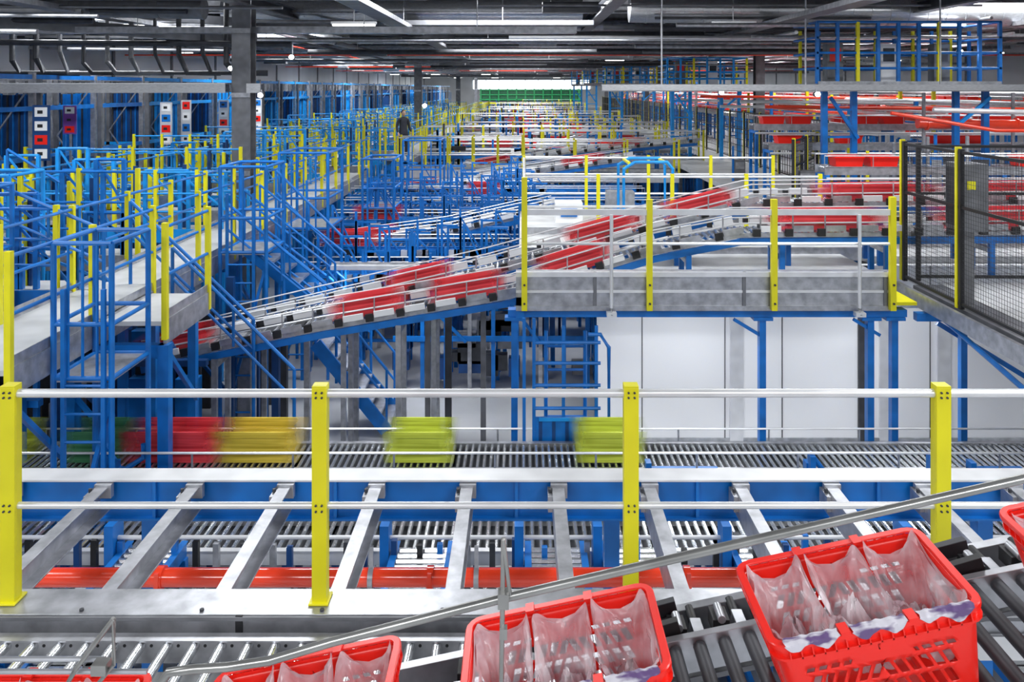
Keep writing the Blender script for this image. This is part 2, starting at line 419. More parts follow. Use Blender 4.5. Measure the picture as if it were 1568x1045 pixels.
# inclined near conveyor
sl=.21; ang=math.atan(sl)
def rimz(x): return 3.89+sl*(x-1.0) if x>-1.0 else 3.47
def bed(x): return rimz(x)-.305
m=MB()
for y in (2.22,2.84):
    m.beam((-1.0,y,bed(-1.0)-.05),(2.8,y,bed(2.8)-.05),.03,.12,STL); m.beam((-3.4,y,bed(-2)-.05),(-1.0,y,bed(-2)-.05),.03,.12,STL)
i=-3.3
while i<2.8:
    m.tube((i,2.24,bed(i)-.024),(i,2.82,bed(i)-.024),.024,DGR if i>.4 else ROL,12); i+=.085
i=-.2
while i<2.8:
    z=bed(i)
    m.cb(i,2.93,z-.02,.06,.08,.05,BLK); m.cb(i+.075,2.93,z-.03,.04,.10,.035,STL); m.tube((i,2.88,z+.012),(i,2.96,z+.012),.015,STL,10)
    m.tube((i+.07,2.98,z-.03),(i+.07,3.06,z-.03),.018,BLK,10); i+=.15
m.beam((-.5,3.06,bed(-.5)-.08),(2.8,3.06,bed(2.8)-.08),.04,.09,STL)
m.beam((-.5,2.95,bed(-.5)-.14),(2.8,2.95,bed(2.8)-.14),.24,.02,MGR)
for x in (.5,1.56): 
    m.beam((x-.05,2.88,bed(x)+.0),(x+.05,2.88,bed(x)+.03),.03,.06,BLK); m.beam((x-.05,3.0,bed(x)-.0),(x+.06,3.0,bed(x)+.03),.03,.05,DGR)
for x in (-3.0,-.9,1.2,2.7):
    for y in (2.26,2.84): m.box(x-.03,x+.03,y-.03,y+.03,0,bed(x)-.12,MGR)
m.build('inclined_tote_conveyor',bevel=.002)
m=MB()
Y0=1.95
pts=[(-.86,Y0,3.985),(-.84,Y0,4.012),(-.78,Y0,4.02),(-.70,Y0,4.025),(-.60,Y0,4.04),(-.45,Y0,4.085),(-.039,Y0,4.19),(.6,Y0,4.338),(1.19,Y0,4.472),(2.2,Y0,4.70)]
m.path(pts,.0105,TUB,14)
m.tube((-3.2,Y0+.02,4.03),(-1.0,Y0+.02,4.03),.006,STL,8)
m.path([(-3.2,Y0+.02,4.0),(-.9,Y0+.02,4.0)],.006,STL,8)
m.path([(-.045,Y0,4.33),(-.05,Y0,4.0),(-.055,Y0+.0,3.2)],.006,TUB,8)
m.path([(-.045,Y0-.004,4.33),(-.03,Y0-.004,4.2)],.005,TUB,8)
m.cb(-.045,Y0-.004,4.19,.026,.03,.035,TUB); m.cb(-.045,Y0-.004,4.11,.018,.02,.025,TUB)
m.path([(-.97,Y0,4.14),(-1.06,Y0,4.02),(-1.1,Y0,3.95),(-1.1,Y0,3.2)],.006,TUB,8)
m.path([(-.97,Y0,4.14),(-.97,Y0,4.03),(-1.02,Y0,3.97),(-1.02,Y0,3.2)],.005,TUB,8)
m.cb(-1.0,Y0,4.025,.035,.03,.025,TUB)
m.path([(1.5,Y0,4.54),(1.5,Y0,3.4)],.006,TUB,8)
m.build('tubular_guide_rail')

# ------------------------------------------------------------ red totes with bags
def bagmat():
    m=bpy.data.materials.new('plastic_bag_film'); m.use_nodes=True; nt=m.node_tree;N=nt.nodes;L=nt.links
    b=N['Principled BSDF']; b.inputs['Roughness'].default_value=.22
    tc=N.new('ShaderNodeTexCoord'); nz=N.new('ShaderNodeTexNoise'); nz.inputs['Scale'].default_value=9; nz.inputs['Detail'].default_value=3; nz.inputs['Distortion'].default_value=.8
    L.new(tc.outputs['Object'],nz.inputs['Vector'])
    cr=N.new('ShaderNodeValToRGB'); e=cr.color_ramp.elements; e[0].position=.3;e[0].color=(.52,.38,.42,1);e[1].position=.7;e[1].color=(.84,.77,.80,1)
    L.new(nz.outputs['Fac'],cr.inputs[0]); L.new(cr.outputs[0],b.inputs['Base Color'])
    bp=N.new('ShaderNodeBump'); bp.inputs['Strength'].default_value=.5; bp.inputs['Distance'].default_value=.03
    L.new(nz.outputs['Fac'],bp.inputs['Height']); L.new(bp.outputs[0],b.inputs['Normal'])
    ca=N.new('ShaderNodeValToRGB'); e=ca.color_ramp.elements; e[0].position=.38;e[0].color=(.42,)*3+(1,);e[1].position=.64;e[1].color=(.82,)*3+(1,)
    n2=N.new('ShaderNodeTexNoise'); n2.inputs['Scale'].default_value=6; L.new(tc.outputs['Object'],n2.inputs['Vector']); L.new(n2.outputs['Fac'],ca.inputs[0]); L.new(ca.outputs[0],b.inputs['Alpha'])
    return m
BAG=bagmat()
FLAP=mat('printed_bag_edge',(.7,.7,.73),.35)
nt=FLAP.node_tree
wv=nt.nodes.new('ShaderNodeTexNoise'); wv.inputs['Scale'].default_value=12; wv.inputs['Detail'].default_value=2; cr=nt.nodes.new('ShaderNodeValToRGB')
mpp=nt.nodes.new('ShaderNodeMapping'); mpp.inputs['Scale'].default_value=(1,2.5,2.5)
e=cr.color_ramp.elements
e[0].position=.48; e[0].color=(.58,.56,.62,1); e[1].position=.58; e[1].color=(.13,.08,.2,1)
tcn=[n for n in nt.nodes if n.type=='TEX_COORD'][0]
nt.links.new(tcn.outputs['Object'],mpp.inputs[0]); nt.links.new(mpp.outputs[0],wv.inputs['Vector']); nt.links.new(wv.outputs['Fac'],cr.inputs[0]); nt.links.new(cr.outputs[0],nt.nodes['Principled BSDF'].inputs['Base Color'])

def rrect(L,W,rad,nL,nW,nc):
    P=[];S=[]
    cs=[(L/2-rad,-W/2+rad,-90),(L/2-rad,W/2-rad,0),(-L/2+rad,W/2-rad,90),(-L/2+rad,-W/2+rad,180)]
    starts=[(-L/2+rad,-W/2,1,0,L-2*rad,nL),(L/2,-W/2+rad,0,1,W-2*rad,nW),(L/2-rad,W/2,-1,0,L-2*rad,nL),(-L/2,W/2-rad,0,-1,W-2*rad,nW)]
    for s in range(4):
        x,y,dx,dy,ln,n=starts[s]
        for i in range(n): P.append((x+dx*ln*i/n,y+dy*ln*i/n)); S.append((s,i,n,dx,dy))
        cx,cy,a0=cs[s]
        for i in range(nc):
            a=math.radians(a0+90*i/nc); P.append((cx+rad*math.cos(a),cy+rad*math.sin(a))); S.append((-1,i,nc,0,0))
    return P,S
def tote(cx,cy,rz,tilt,seed):
    rr=random.Random(seed); L,W,H=.585,.385,.30
    e=bpy.data.objects.new('plastic_tote',None); sc.collection.objects.link(e); e.location=(cx,cy,rz); e.rotation_euler=(0,-tilt,0)
    m=MB(); P,S=rrect(L,W,.035,42,26,4); n=len(P); K=20
    for j in range(K+1):
        t=j/K; f=1-.12*t; z=-.02-(H-.02)*t
        for i in range(n):
            sh=0
            if S[i][0]>=0 and 1<S[i][1]<S[i][2]-0 and j>=3: sh=.007*(1.5-((j-3)%4))*(1 if S[i][1]<S[i][2]/2 else -1)
            m.V.append((P[i][0]*f+S[i][3]*sh,P[i][1]*f+S[i][4]*sh,z))
    for j in range(K):
        for i in range(n):
            s,a,c,_,_=S[i]
            hole=False
            if s>=0:
                if 3<=a<c-3 and 5<=j<18 and (j-3)%4<3 and (a%3)!=2: hole=True
                if j<7 and abs(a-c/2)<(7 if c==42 else 0): hole=False
                if c==26 and abs(a-12.5)<6: hole=(j in (3,4,5)) if j<8 else hole
            if not hole:
                q=(i+1)%n; m.face((j*n+i,(j+1)*n+i,(j+1)*n+q,j*n+q),RED)
    m.face(tuple(K*n+i for i in range(n))[::-1],RED)
    m.build('shell',e,solid=.004)
    m=MB(); P,S=rrect(L,W,.035,42,26,4)
    def sweep(prof):
        o=len(m.V); k=len(prof)
        for off,z in prof:
            Q,_=rrect(L+2*off,W+2*off,.035+off,42,26,4)
            m.V.extend((x,y,z) for x,y in Q)
        for a in range(k):
            b=(a+1)%k
            for i in range(n):
                q=(i+1)%n; m.face((o+a*n+i,o+b*n+i,o+b*n+q,o+a*n+q),RED)
    sweep([(-.006,-.002),(-.004,.001),(.016,.001),(.019,-.002),(.019,-.014),(.016,-.014),(.015,-.005),(-.006,-.005)])
    sweep([(.001,-.04),(.016,-.04),(.016,-.046),(.001,-.046)])
    sweep([(.001,-.012),(.004,-.012),(.004,-.045),(.001,-.045)])
    for i in range(1,18):
        x=-L/2+L*i/18
        for s in (-1,1): m.cb(x,s*(W/2+.008),-.025,.004,.016,.04,RED)
    for i in range(1,12):
        y=-W/2+W*i/12
        for s in (-1,1): m.cb(s*(L/2+.008),y,-.025,.016,.004,.04,RED)
    for s in (-1,1):
        for b in (-.097,.097): m.box(b-.014,b+.014,s*(W/2)-.024,s*(W/2)+.02,.0,.008,RED)
    m.build('rim',e)
    for b in (-1,0,1):
        m=MB(); N=96; KK=18; hx=.093; hy=.172
        ph=[rr.random()*6.28 for _ in range(12)]
        for k in range(KK+1):
            t=k/KK
            for i in range(N):
                a=2*math.pi*i/N; c,s_=math.cos(a),math.sin(a)
                p=2/8 if k<2 else 2/(3.6)
                x=hx*math.copysign(abs(c)**p,c); y=hy*math.copysign(abs(s_)**p,s_)
                f=1-.32*t**1.2
                fold=.014*math.sin(3*a+ph[0]+2*t)+.014*abs(math.sin(3.5*a+ph[1]+3*t))+.009*math.sin(11*a+ph[2]-6*t)+.009*abs(math.sin(9*a+ph[3]+6*t))
                fold*=min(1,.1+t*2.4)
                x=x*f*(1-fold/.1*.6); y=y*f*(1-fold/.1*.4)
                corner=abs(math.sin(2*a))**.8
                z=.010-.055*(1-corner)*(1-t)-.215*t+.008*math.sin(5*a+ph[4])*(1-t)
                m.V.append((b*.193+x,y,z))
        for k in range(KK):
            for i in range(N):
                q=(i+1)%N; m.face((k*N+i,(k+1)*N+i,(k+1)*N+q,k*N+q),BAG)
        o=len(m.V)
        for g in range(1,6):
            f=1-g/6
            for i in range(N):
                v=m.V[KK*N+i]; m.V.append((b*.193+(v[0]-b*.193)*f,v[1]*f,v[2]+.02*math.sin(g*1.1+3*(i/N*6.28)+ph[5])+.02*g*(.5+ph[6]/6)))
        for g in range(5):
            A=KK*N if g==0 else o+(g-1)*N; B=o+g*N
            for i in range(N):
                q=(i+1)%N; m.face((A+i,B+i,B+q,A+q),BAG)
        m.face(tuple(o+4*N+i for i in range(N)),BAG)
        m.build('bag_%d'%(b+2),e)
        m=MB(); NN=30; prof=[(.03,-.05),(.012,-.004),(.004,.008),(-.012,.009),(-.0215,.002),(-.024,-.016),(-.0235,-.032)]
        for i in range(NN+1):
            u=i/NN; x=b*.193-.078+.156*u; dr=max(.02,math.sin(math.pi*u)**.6*(.6+.4*math.sin(u*9+ph[8])))
            for jj,(dy,z) in enumerate(prof):
                zz=z+.0015*math.sin(u*25+jj+ph[6])
                if jj>3: zz=.004+(zz-.004)*dr
                m.V.append((x+.003*math.sin(jj*2+ph[7]),-W/2+dy+.001*math.sin(u*40),zz))
        for i in range(NN):
            for jj in range(6):
                a=i*7+jj; m.face((a,a+1,a+8,a+7),FLAP)
        m.build('bag_fold_%d'%(b+2),e)
    return e
tote(1.0,2.51,3.89,ang,1)
tote(.12,2.51,rimz(.12),ang,2)
tote(-.70,2.51,rimz(-.70)-.0,ang,3)
tote(1.86,2.51,rimz(1.86),ang,4)
tote(-1.52,2.51,3.47,0,5)

# ------------------------------------------------------------ mid platform
m=MB()
x0,x1=-.08,4.6
chan_x(m,x0,x1,10.2,2.64,3.12,.12,STL)
m.box(x0,x1,10.17,10.2,3.06,3.12,ALU); m.box(x0,x1,10.17,10.2,2.64,2.70,STL); m.box(x0,x1,10.185,10.2,2.86,2.89,ALU)
for x in (.9,2.75,4.5): m.box(x-.02,x+.02,10.18,10.2,2.64,3.12,MGR)
m.box(x0,x1,10.32,10.85,2.80,2.84,DECK)
m.box(1.3,4.9,10.86,12.66,2.80,2.84,DECK)
m.box(x0-.1,x1+.2,10.25,10.4,2.54,2.63,BLU)
m.box(x0,x0+.1,10.2,10.9,2.54,2.8,BLU)
for x in (-.1,3.0,4.35,4.65):
    m.box(x-.04,x+.04,10.25,10.35,0,2.54,BLU); m.box(x-.12,x+.12,10.18,10.42,0,.02,BLU)
    m.box(x-.12,x+.12,10.22,10.38,2.5,2.54,BLU)
for a,b in ((3.0,3.0),(4.5,4.8)): m.beam((a-.35,10.3,2.5),(a-.02,10.3,2.3),.04,.04,BLU)
m.box(4.6,4.9,10.2,10.9,2.7,2.74,YEL)
m.build('mezzanine_platform')
m=MB()
for x,t in ((.024,4.3),(1.565,4.03),(3.1,4.03),(4.56,4.06)):
    m.box(x-.035,x+.035,10.09,10.16,2.66,t,YEL)
    for z in (2.75,2.98): m.tube((x,10.07,z),(x,10.09,z),.014,DGR,6)
m.beam((.024,10.13,3.87),(4.56,10.13,3.87),.05,.07,ALU)
m.tube((.024,10.13,3.48),(4.56,10.13,3.48),.018,ALU)
m.tube((.024,10.13,4.22),(.024,13.8,4.22),.02,ALU)
for x in (1.09,4.13):
    m.path([(x,10.06,3.85),(x,10.06,2.7),(x,10.02,2.62)],.022,ALU,10); m.cb(x,10.06,2.63,.12,.1,.05,ALU)
m.build('platform_railing')
m=MB()
m.box(.0,5.3,12.72,16.5,2.88,2.94,DECK); m.box(0,5.3,12.66,12.72,2.74,2.94,STL); m.box(-.05,.0,12.66,16.5,2.7,2.94,STB)
for i in range(5):
    x=.6+i*.95; m.box(x,x+.5,15.0,15.4,2.94,3.3+.2*(i%2),R.choice([WHT,STL,MGR])); m.box(x+.1,x+.4,14.98,15.0,3.05,3.2,BLU)
m.build('rear_mezzanine_deck')
m=MB()
railing(m,(.03,13.8),(5.0,13.8),2.94,n=4,h=1.0,rm=ALU); railing(m,(.03,16.4),(5.0,16.4),2.94,n=4,h=1.1,rm=ALU,mids=(.35,.7))
for y in (14.2,15): m.path([(1.75,y,2.94),(1.75,y,4.0),(1.95,y,4.12),(2.5,y,4.12),(2.6,y,4.0),(2.6,y,2.94)],.03,CYN,8)
m.tube((1.85,14.2,4.1),(1.85,15,4.1),.03,YEL); m.tube((2.5,14.2,4.1),(2.5,15,4.1),.03,YEL)
m.build('deck_railing')
m=MB()
m.box(1.14,9,12.5,12.62,0,2.7,WHT)
for u in (1.82,3.08,3.95,6.2,8): m.box(u-.006,u+.006,12.49,12.5,0,2.7,DGR)
for u in (3.15,5.42,6.3): m.box(u,u+.2,12.46,12.5,0,2.7,ALU)
m.box(5.1,5.28,12.45,12.5,0,2.7,DGR)
m.box(1.14,9,12.47,12.5,0,.08,STL)
m.build('wall_partition')
m=MB()
Y=10.0
for x in (.02,.14): m.box(x-.02,x+.02,Y-.02,Y+.02,0,2.6,BLU)
for z in (.95,1.22,1.5,1.78,2.05,2.3): m.tube((.14,Y,z),(.95,Y,z),.022,BLU,8)
m.path([(.8,Y,2.4),(.95,Y,2.4),(1.05,Y-.02,2.25),(1.05,Y-.02,1.1),(.95,Y,1.0)],.025,BLU,8)
m.box(.16,.93,Y-.03,Y+.0,.95,1.4,BLU); m.box(.2,.9,Y-.05,Y-.03,1.36,1.4,CYN)
for k in range(5): m.box(.2+k*.16,.24+k*.16,Y-.04,Y-.03,1.0,1.35,BLD)
for x in (.5,.9): m.box(x-.02,x+.02,Y,Y+.04,0,2.5,BLU)
m.path([(.3,Y+.5,0),(.3,Y+.5,2.3)],.025,BLU); m.path([(.8,Y+.5,0),(.8,Y+.5,2.3)],.025,BLU)
for z in (.3,.6,.9,1.2,1.5,1.8,2.1): m.tube((.3,Y+.5,z),(.8,Y+.5,z),.018,BLU)
m.build('access_ladder')

# ------------------------------------------------------------ mid inclined conveyor
def incline(name,P,y0,y1,seed,legs=True,step=1.3,deckx=99):
    m=MB(); rr=random.Random(seed)
    for k in range(len(P)-1):
        (xa,za),(xb,zb)=P[k],P[k+1]
        for y in (y0,y1):
            m.beam((xa,y,za-.13),(xb,y,zb-.13),.04,.09,BLU); m.beam((xa,y-.01,za-.04),(xb,y-.01,zb-.04),.02,.06,STL)
            m.tube((xa,y,za+.12),(xb,y,zb+.12),.012,ALU,6); m.tube((xa,y,za+.26),(xb,y,zb+.26),.010,ALU,6)
        L=math.hypot(xb-xa,zb-za); n=int(L/.09)
        for i in range(n):
            t=(i+.5)/n; x=xa+(xb-xa)*t; z=za+(zb-za)*t; m.tube((x,y0,z-.02),(x,y1,z-.02),.024,ROL,6)
        n=int(L/.42)
        for i in range(n):
            t=(i+.5)/n; x=xa+(xb-xa)*t; z=za+(zb-za)*t; g=(zb-za)/(xb-xa)
            m.beam((x-.06,y0-.06,z+.0),(x+.04,y0-.06,z+.10*g),.05,.10,BLK); m.tube((x+.05,y0-.03,z-.05),(x+.05,y0-.03,z+.27),.01,STL,5)
            m.beam((x+.05,y0-.05,z+.05),(x+.32,y0-.05,z+.05+.27*g),.03,.08,WHT if rr.random()<.6 else STL)
            m.beam((x+.05,y1+.02,z+.09),(x+.32,y1+.02,z+.09+.27*g),.03,.10,WHT)
            m.cb(x,y1+.04,z+.08,.07,.05,.09,BLK)
            if rr.random()<.5: m.cb(x+.2,(y0+y1)/2,z+.02,.12,y1-y0-.1,.05,rr.choice([DGR,STL,BLK]))
        if legs:
            n=max(1,int(L/step))
            for i in range(n):
                x=xa+(xb-xa)*(i+.4)/n; z=za+(zb-za)*(i+.4)/n
                if x>deckx:
                    fl=2.84
                elif x>.3 and deckx<50: continue
                else: fl=0
                for y in (y0,y1): m.box(x-.035,x+.035,y-.03,y+.03,fl,z-.17,STL if x<0 else BLU)
                if z-.3>fl: m.box(x-.03,x+.03,y0,y1,z-.3,z-.24,STL)
    m.build(name)
P1=[(-5.15,1.72),(-2.67,2.2),(-.18,2.62),(1.78,3.22),(2.94,3.45),(8.6,3.5)]
def zz(P,x):
    for (a,b),(c,d) in zip(P,P[1:]):
        if a<=x<=c: return b+(d-b)*(x-a)/(c-a),math.atan((d-b)/(c-a))
incline('inclined_tote_lift_conveyor',P1,11.1,11.6,1,deckx=1.3)
P2=[(-4.4,1.85),(-.5,2.75),(1.5,3.3),(3.3,3.75),(8.6,3.8)]
incline('inclined_tote_lift_conveyor',P2,11.85,12.35,2,deckx=1.3)
for x,L in ((-4.75,1.1),(-2.1,1.2),(-.75,1.2),(.75,1.2),(4.2,1.8),(6.6,2.0)):
    z,a=zz(P1,x); tote_simple('moving_plastic_tote',x,11.35,z+.01,L,.4,.25,GR,a)
for x,L in ((-1.5,1.1),(1.2,1.3),(2.6,1.2),(5.2,2.0),(7.2,1.2)):
    z,a=zz(P2,x); tote_simple('moving_plastic_tote',x,12.1,z+.01,L,.4,.22,GR,a)
P3=[(-3.9,2.1),(-1.6,2.4),(.6,2.9)]
incline('inclined_tote_lift_conveyor',P3,17.1,17.55,3)
P4=[(-4.2,2.2),(-1,2.75),(3.2,3.35)]
incline('inclined_tote_lift_conveyor',P4,24.1,24.6,4,step=1.8)
P5=[(-2,2.6),(1.5,3.2),(6,3.6)]
incline('inclined_tote_lift_conveyor',P5,28.2,28.7,5,step=1.8)
for P,y,xs in ((P3,17.32,(-3.3,)),(P4,24.35,(-3,1.8)),(P5,28.45,(-1,3.6))):
    for x in xs:
        z,a=zz(P,x); tote_simple('moving_plastic_tote',x,y,z+.01,1.0+.5*R2.random(),.38,.25,GR,a)

def stair(name,xa,za,xb,zb,y0,y1,n,rail=True,sm=BLU):
    m=MB()
    for y in (y0,y1): m.beam((xa,y,za),(xb,y,zb),.04,.2,sm)
    for i in range(n):
        t=(i+.5)/n; x=xa+(xb-xa)*t; z=za+(zb-za)*t; m.box(x-.12,x+.12,y0,y1,z-.02,z+.02,STL)
    if rail:
        for y in (y0,y1):
            for h in (.5,.95): m.tube((xa,y,za+h),(xb,y,zb+h),.02,sm)
            for t in (0,.5,1): x=xa+(xb-xa)*t; z=za+(zb-za)*t; m.tube((x,y,z),(x,y,z+.95),.02,sm)
    m.build(name)
stair('steel_staircase',-3.2,1.45,-2.1,.1,12.7,13.5,8)
stair('steel_staircase',-4.6,2.75,-3.1,1.55,13.6,14.4,7)
stair('steel_staircase',-6.6,2.7,-5.5,.1,8.9,9.05,10,False)

# ------------------------------------------------------------ left walkways
def walkway(name,x0,x1,y0,y1,z=2.8,cols=True,rm=BLU,col=BLU,rpitch=1.6,sides=(0,1),tm=None):
    m=MB()
    m.box(x0,x1,y0,y1,z-.05,z,DECK)
    for x in (x0,x1):
        m.box(x-.02,x+.02,y0,y1,z-.25,z+.02,STL)
    n=round((y1-y0)/rpitch)
    if 0 in sides: railing(m,(x0,y0),(x0,y1),z,n,rm=rm,low=.2,tm=tm)
    if 1 in sides: railing(m,(x1,y0),(x1,y1),z,n,rm=rm,low=.2,tm=tm)
    if cols:
        for i in range(0,n+1,2):
            y=y0+(y1-y0)*i/n
            for x in (x0,x1): m.box(x-.06,x+.06,y-.06,y+.06,0,z-.25,col)
            m.box(x0,x1,y-.05,y+.05,z-.4,z-.25,col)
            if y<30: m.beam((x0,y,1.5),(x1,y,.3),.05,.05,col); m.beam((x1,y,z-.3),(x1,y+.9,z-1.2),.05,.05,col)
    m.build(name)
walkway('side_walkway',-5.75,-4.72,7.55,25.2,rm=BLU,rpitch=1.47,tm=STL)
walkway('side_walkway',-4.70,-3.98,9.15,10.4,rm=BLU,rpitch=1.25,sides=(1,),tm=STL)
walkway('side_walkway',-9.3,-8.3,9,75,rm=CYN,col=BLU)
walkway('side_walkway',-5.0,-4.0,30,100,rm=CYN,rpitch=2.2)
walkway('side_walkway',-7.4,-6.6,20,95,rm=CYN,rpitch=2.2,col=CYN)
def cage(name,x0,x1,y0,y1,z0,z1,mm=BLU,top=1.1,n=5,ladder=True):
    m=MB()
    for x in (x0,x1):
        for y in (y0,y1): m.tube((x,y,0 if ladder else z0),(x,y,z1+top),.03,mm,8)
    for k in range(n+1):
        z=z1+top*k/n if k else z1
        if k in (0,n,n//2):
            for (a,b,c,d) in ((x0,y0,x1,y0),(x0,y1,x1,y1),(x0,y0,x0,y1),(x1,y0,x1,y1)): m.tube((a,b,z),(c,d,z),.024,mm,8)
    m.box(x0,x1,y0,y1,z1-.04,z1,STL)
    for k in range(3): m.tube((x0+(x1-x0)*(k+1)/4,y0,z1),(x0+(x1-x0)*(k+1)/4,y0,z1+top),.016,mm,6)
    if ladder:
        xl=x0+.12; xr=x0+.52
        for x in (xl,xr): m.box(x-.02,x+.02,y0-.06,y0-.02,z0,z1+.9,mm)
        z=z0+.2
        while z<z1: m.tube((xl,y0-.04,z),(xr,y0-.04,z),.015,mm,6); z+=.28
        m.beam((x0,y0,z0+.1),(x1,y0,z1-.2),.04,.04,mm)
    m.build(name)
cage('caged_access_platform',-4.68,-4.1,8.2,9.0,0,2.5,top=1.35)
cage('caged_access_platform',-4.5,-3.6,15.2,16.4,0,2.8,top=1.4)
cage('caged_access_platform',-3.6,-2.9,18.5,19.6,0,2.7)
cage('caged_access_platform',-4.6,-3.9,12.5,13.4,0,2.9,top=1.3)
cage('caged_access_platform',-7.2,-6.4,9.6,10.3,0,2.9,top=1.3)
cage('caged_access_platform',-7.8,-7.0,11.2,12.0,0,3.1,mm=CYN)
cage('caged_access_platform',-3.2,-2.2,22,23.1,0,2.7,top=1.3)
m=MB()
for (a,b) in (((-5.2,10.9,3.9),(-3.6,11.0,2.3)),((-4.6,10.8,3.3),(-3.0,10.8,1.7)),((-7.9,8.9,3.6),(-6.2,8.9,2.4)),((-6.7,10.4,4.2),(-5.3,10.4,3.6)),((-4.6,12.8,3.6),(-2.9,12.8,2.2)),((-4.4,14,3.0),(-2.6,14.1,1.6)),((-9.2,12,4.2),(-7.4,12,3.1)),((-8.4,13.4,4.4),(-6.8,13.4,3.4)),((-10.5,14.4,4.3),(-8.7,14.4,3.2)),((-6.6,8.6,3.9),(-5.9,8.6,3.5)),((-4.5,15,3.9),(-3.3,15,2.7))):
    m.tube(a,b,.024,BLU); m.tube((a[0],a[1],a[2]-.4),(b[0],b[1],b[2]-.4),.02,BLU)
    m.tube(a,(a[0],a[1],2.2 if a[2]<4 else 2.8),.024,BLU); m.tube(b,(b[0],b[1],max(.0,b[2]-1.4)),.024,BLU)
    mid=[(a[i]+b[i])/2 for i in range(3)]; m.tube(mid,(mid[0],mid[1],mid[2]-.5),.02,BLU)
m.build('stair_handrail_set')
for idx,y in enumerate([10.4,12.6,14.9,17.2,19.6,22,24.5,27,30,33.5,37,41,45,50,55,61,68,76]):
    m=MB(); x1=-5.9 if y<26 else -5.2; x0=-10.4
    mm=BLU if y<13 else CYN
    m.box(x0,x1,y,y+.7,2.74,2.8,DECK); m.box(x0,x1,y-.03,y,2.6,2.84,STL if idx%2 else mm)
    n=4+idx%3
    railing(m,(x0,y),(x1,y),2.8,n,rm=mm,h=1.1+.25*(idx%2),mids=(.35,.65),toe=False,pm=YEL)
    for k in range(7):
        x=x0+.3+R.random()*(x1-x0-.6); h=.3+R.random()*1.2
        m.box(x-.03,x+.03,y+.2,y+.26,0,2.8+h,mm)
        x2=x+.3+.5*R.random(); m.box(x2-.03,x2+.03,y+.2,y+.26,0,2.8+h,mm); m.tube((x,y+.24,2.8+h),(x2,y+.24,2.8+h),.025,mm)
        m.beam((x,y+.24,2.8+h),(x2+.4,y+.24,2.9),.03,.03,mm)
        m.box(x-.03,x+.03,y+.4,y+.46,2.8,3.9+.2*R.random(),YEL if k%2 else BLD)
    m.build('access_gantry')
m=MB()
for x,y in ((-7.3,9.6),(-5.75,9.4),(-5.3,10.9),(-4.25,10.6),(-7.0,11.5),(-6.2,11),(-4.4,12.4),(-3.6,12.0),(-8.6,10.5)):
    m.box(x-.05,x+.05,y-.05,y+.05,0,2.55 if x!=-3.6 else 1.9,BLU if y<11 else BLD)
for z in (.9,1.7,2.4):
    m.box(-8.8,-4.2,10.9,11.0,z,z+.08,BLD); m.box(-7.3,-5.6,9.5,9.6,z,z+.08,BLU)
m.beam((-7.3,9.5,.3),(-5.8,9.5,1.7),.06,.06,BLU); m.beam((-6.9,11,2.3),(-5.4,11,.9),.06,.06,BLD)
for i in range(60):
    x=-9.5+R.random()*5.2; y=11.2+R.random()*3; h=.4+R.random()*2.0; w=.1+.3*R.random()
    m.cb(x,y,h/2,w,.2,h,R.choice([BLD,DGR,BLU,MGR,BLD,STL,BLK,RED if i%8==0 else BLK]))
m.build('conveyor_support_frame')

# racking on the left
m=MB()
yy=15.5; k=0
while yy<120:
    st=2.6 if yy<60 else 5
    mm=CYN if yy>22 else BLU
    for j,x in enumerate((-10.8,-11.9,-13.0,-14.2,-15.4)):
        m.box(x-.06,x+.06,yy-.05,yy+.05,0,5.75,STL); m.box(x+.1,x+.2,yy-.02,yy+.05,0,5.6,MGR)
        m.box(x-.9,x-.15,yy+.15,yy+.2,0,5.25,mm if (k+j)%2==0 else BLD)
        for q in range(6 if yy<45 else 0): m.box(x-.9+.13*q,x-.87+.13*q,yy+.11,yy+.15,0,5.25,BLU if q%2 else DGR)
        m.beam((x-.06,yy-.04,3.0),(x-.9,yy-.04,4.2),.03,.03,STL); m.beam((x-.9,yy-.04,4.2),(x-.06,yy-.04,5.4),.03,.03,STL)
    for z in (1.2,2.6,3.8,4.9,5.6):
        m.box(-10.83,-10.77,yy,yy+st,z,z+.1,mm); m.box(-16,-10.8,yy-.02,yy+.02,z,z+.08,STL if z>5 else mm)
    for x in (-10.55,-10.3): m.box(x-.03,x+.03,yy+.8,yy+.86,2.8,3.9+.9*(k%2),YEL if k%2==0 else mm)
    yy+=st; k+=1
m.build('storage_racking')
def sign(x,y,z,h,w,base,spots):
    m=MB(); m.box(x-w/2,x+w/2,y-.02,y,z-h,z,base); m.box(x-.02,x+.02,y,y+.04,2.8,z,STL)
    n=len(spots)
    for i,c in enumerate(spots):
        zc=z-h*(i+.5)/n
        m.box(x-w*.36,x+w*.36,y-.026,y-.02,zc-h/n*.34,zc+h/n*.34,c)
        m.box(x-w*.2,x+w*.1,y-.03,y-.026,zc-h/n*.12,zc+h/n*.12,BLK if c!=BLK else WHT)
    m.build('safety_sign')
sign(-9.95,17,5.05,1.15,.36,BLD,(WHT,WHT,RED,WHT))
sign(-10.35,18.8,5.0,.65,.3,PUR,(WHT,PUR,RED))
sign(-10.1,23.3,5.0,1.2,.34,ALU,(WHT,BLU,RED,WHT)); sign(-9.9,24.2,5.05,1.3,.3,ALU,(RED,WHT,BLU,WHT))
sign(-10.0,27.5,5.0,1.2,.34,ALU,(BLU,WHT,RED,WHT)); sign(-10.0,31,5.0,1.2,.34,ALU,(BLU,WHT,RED,WHT))

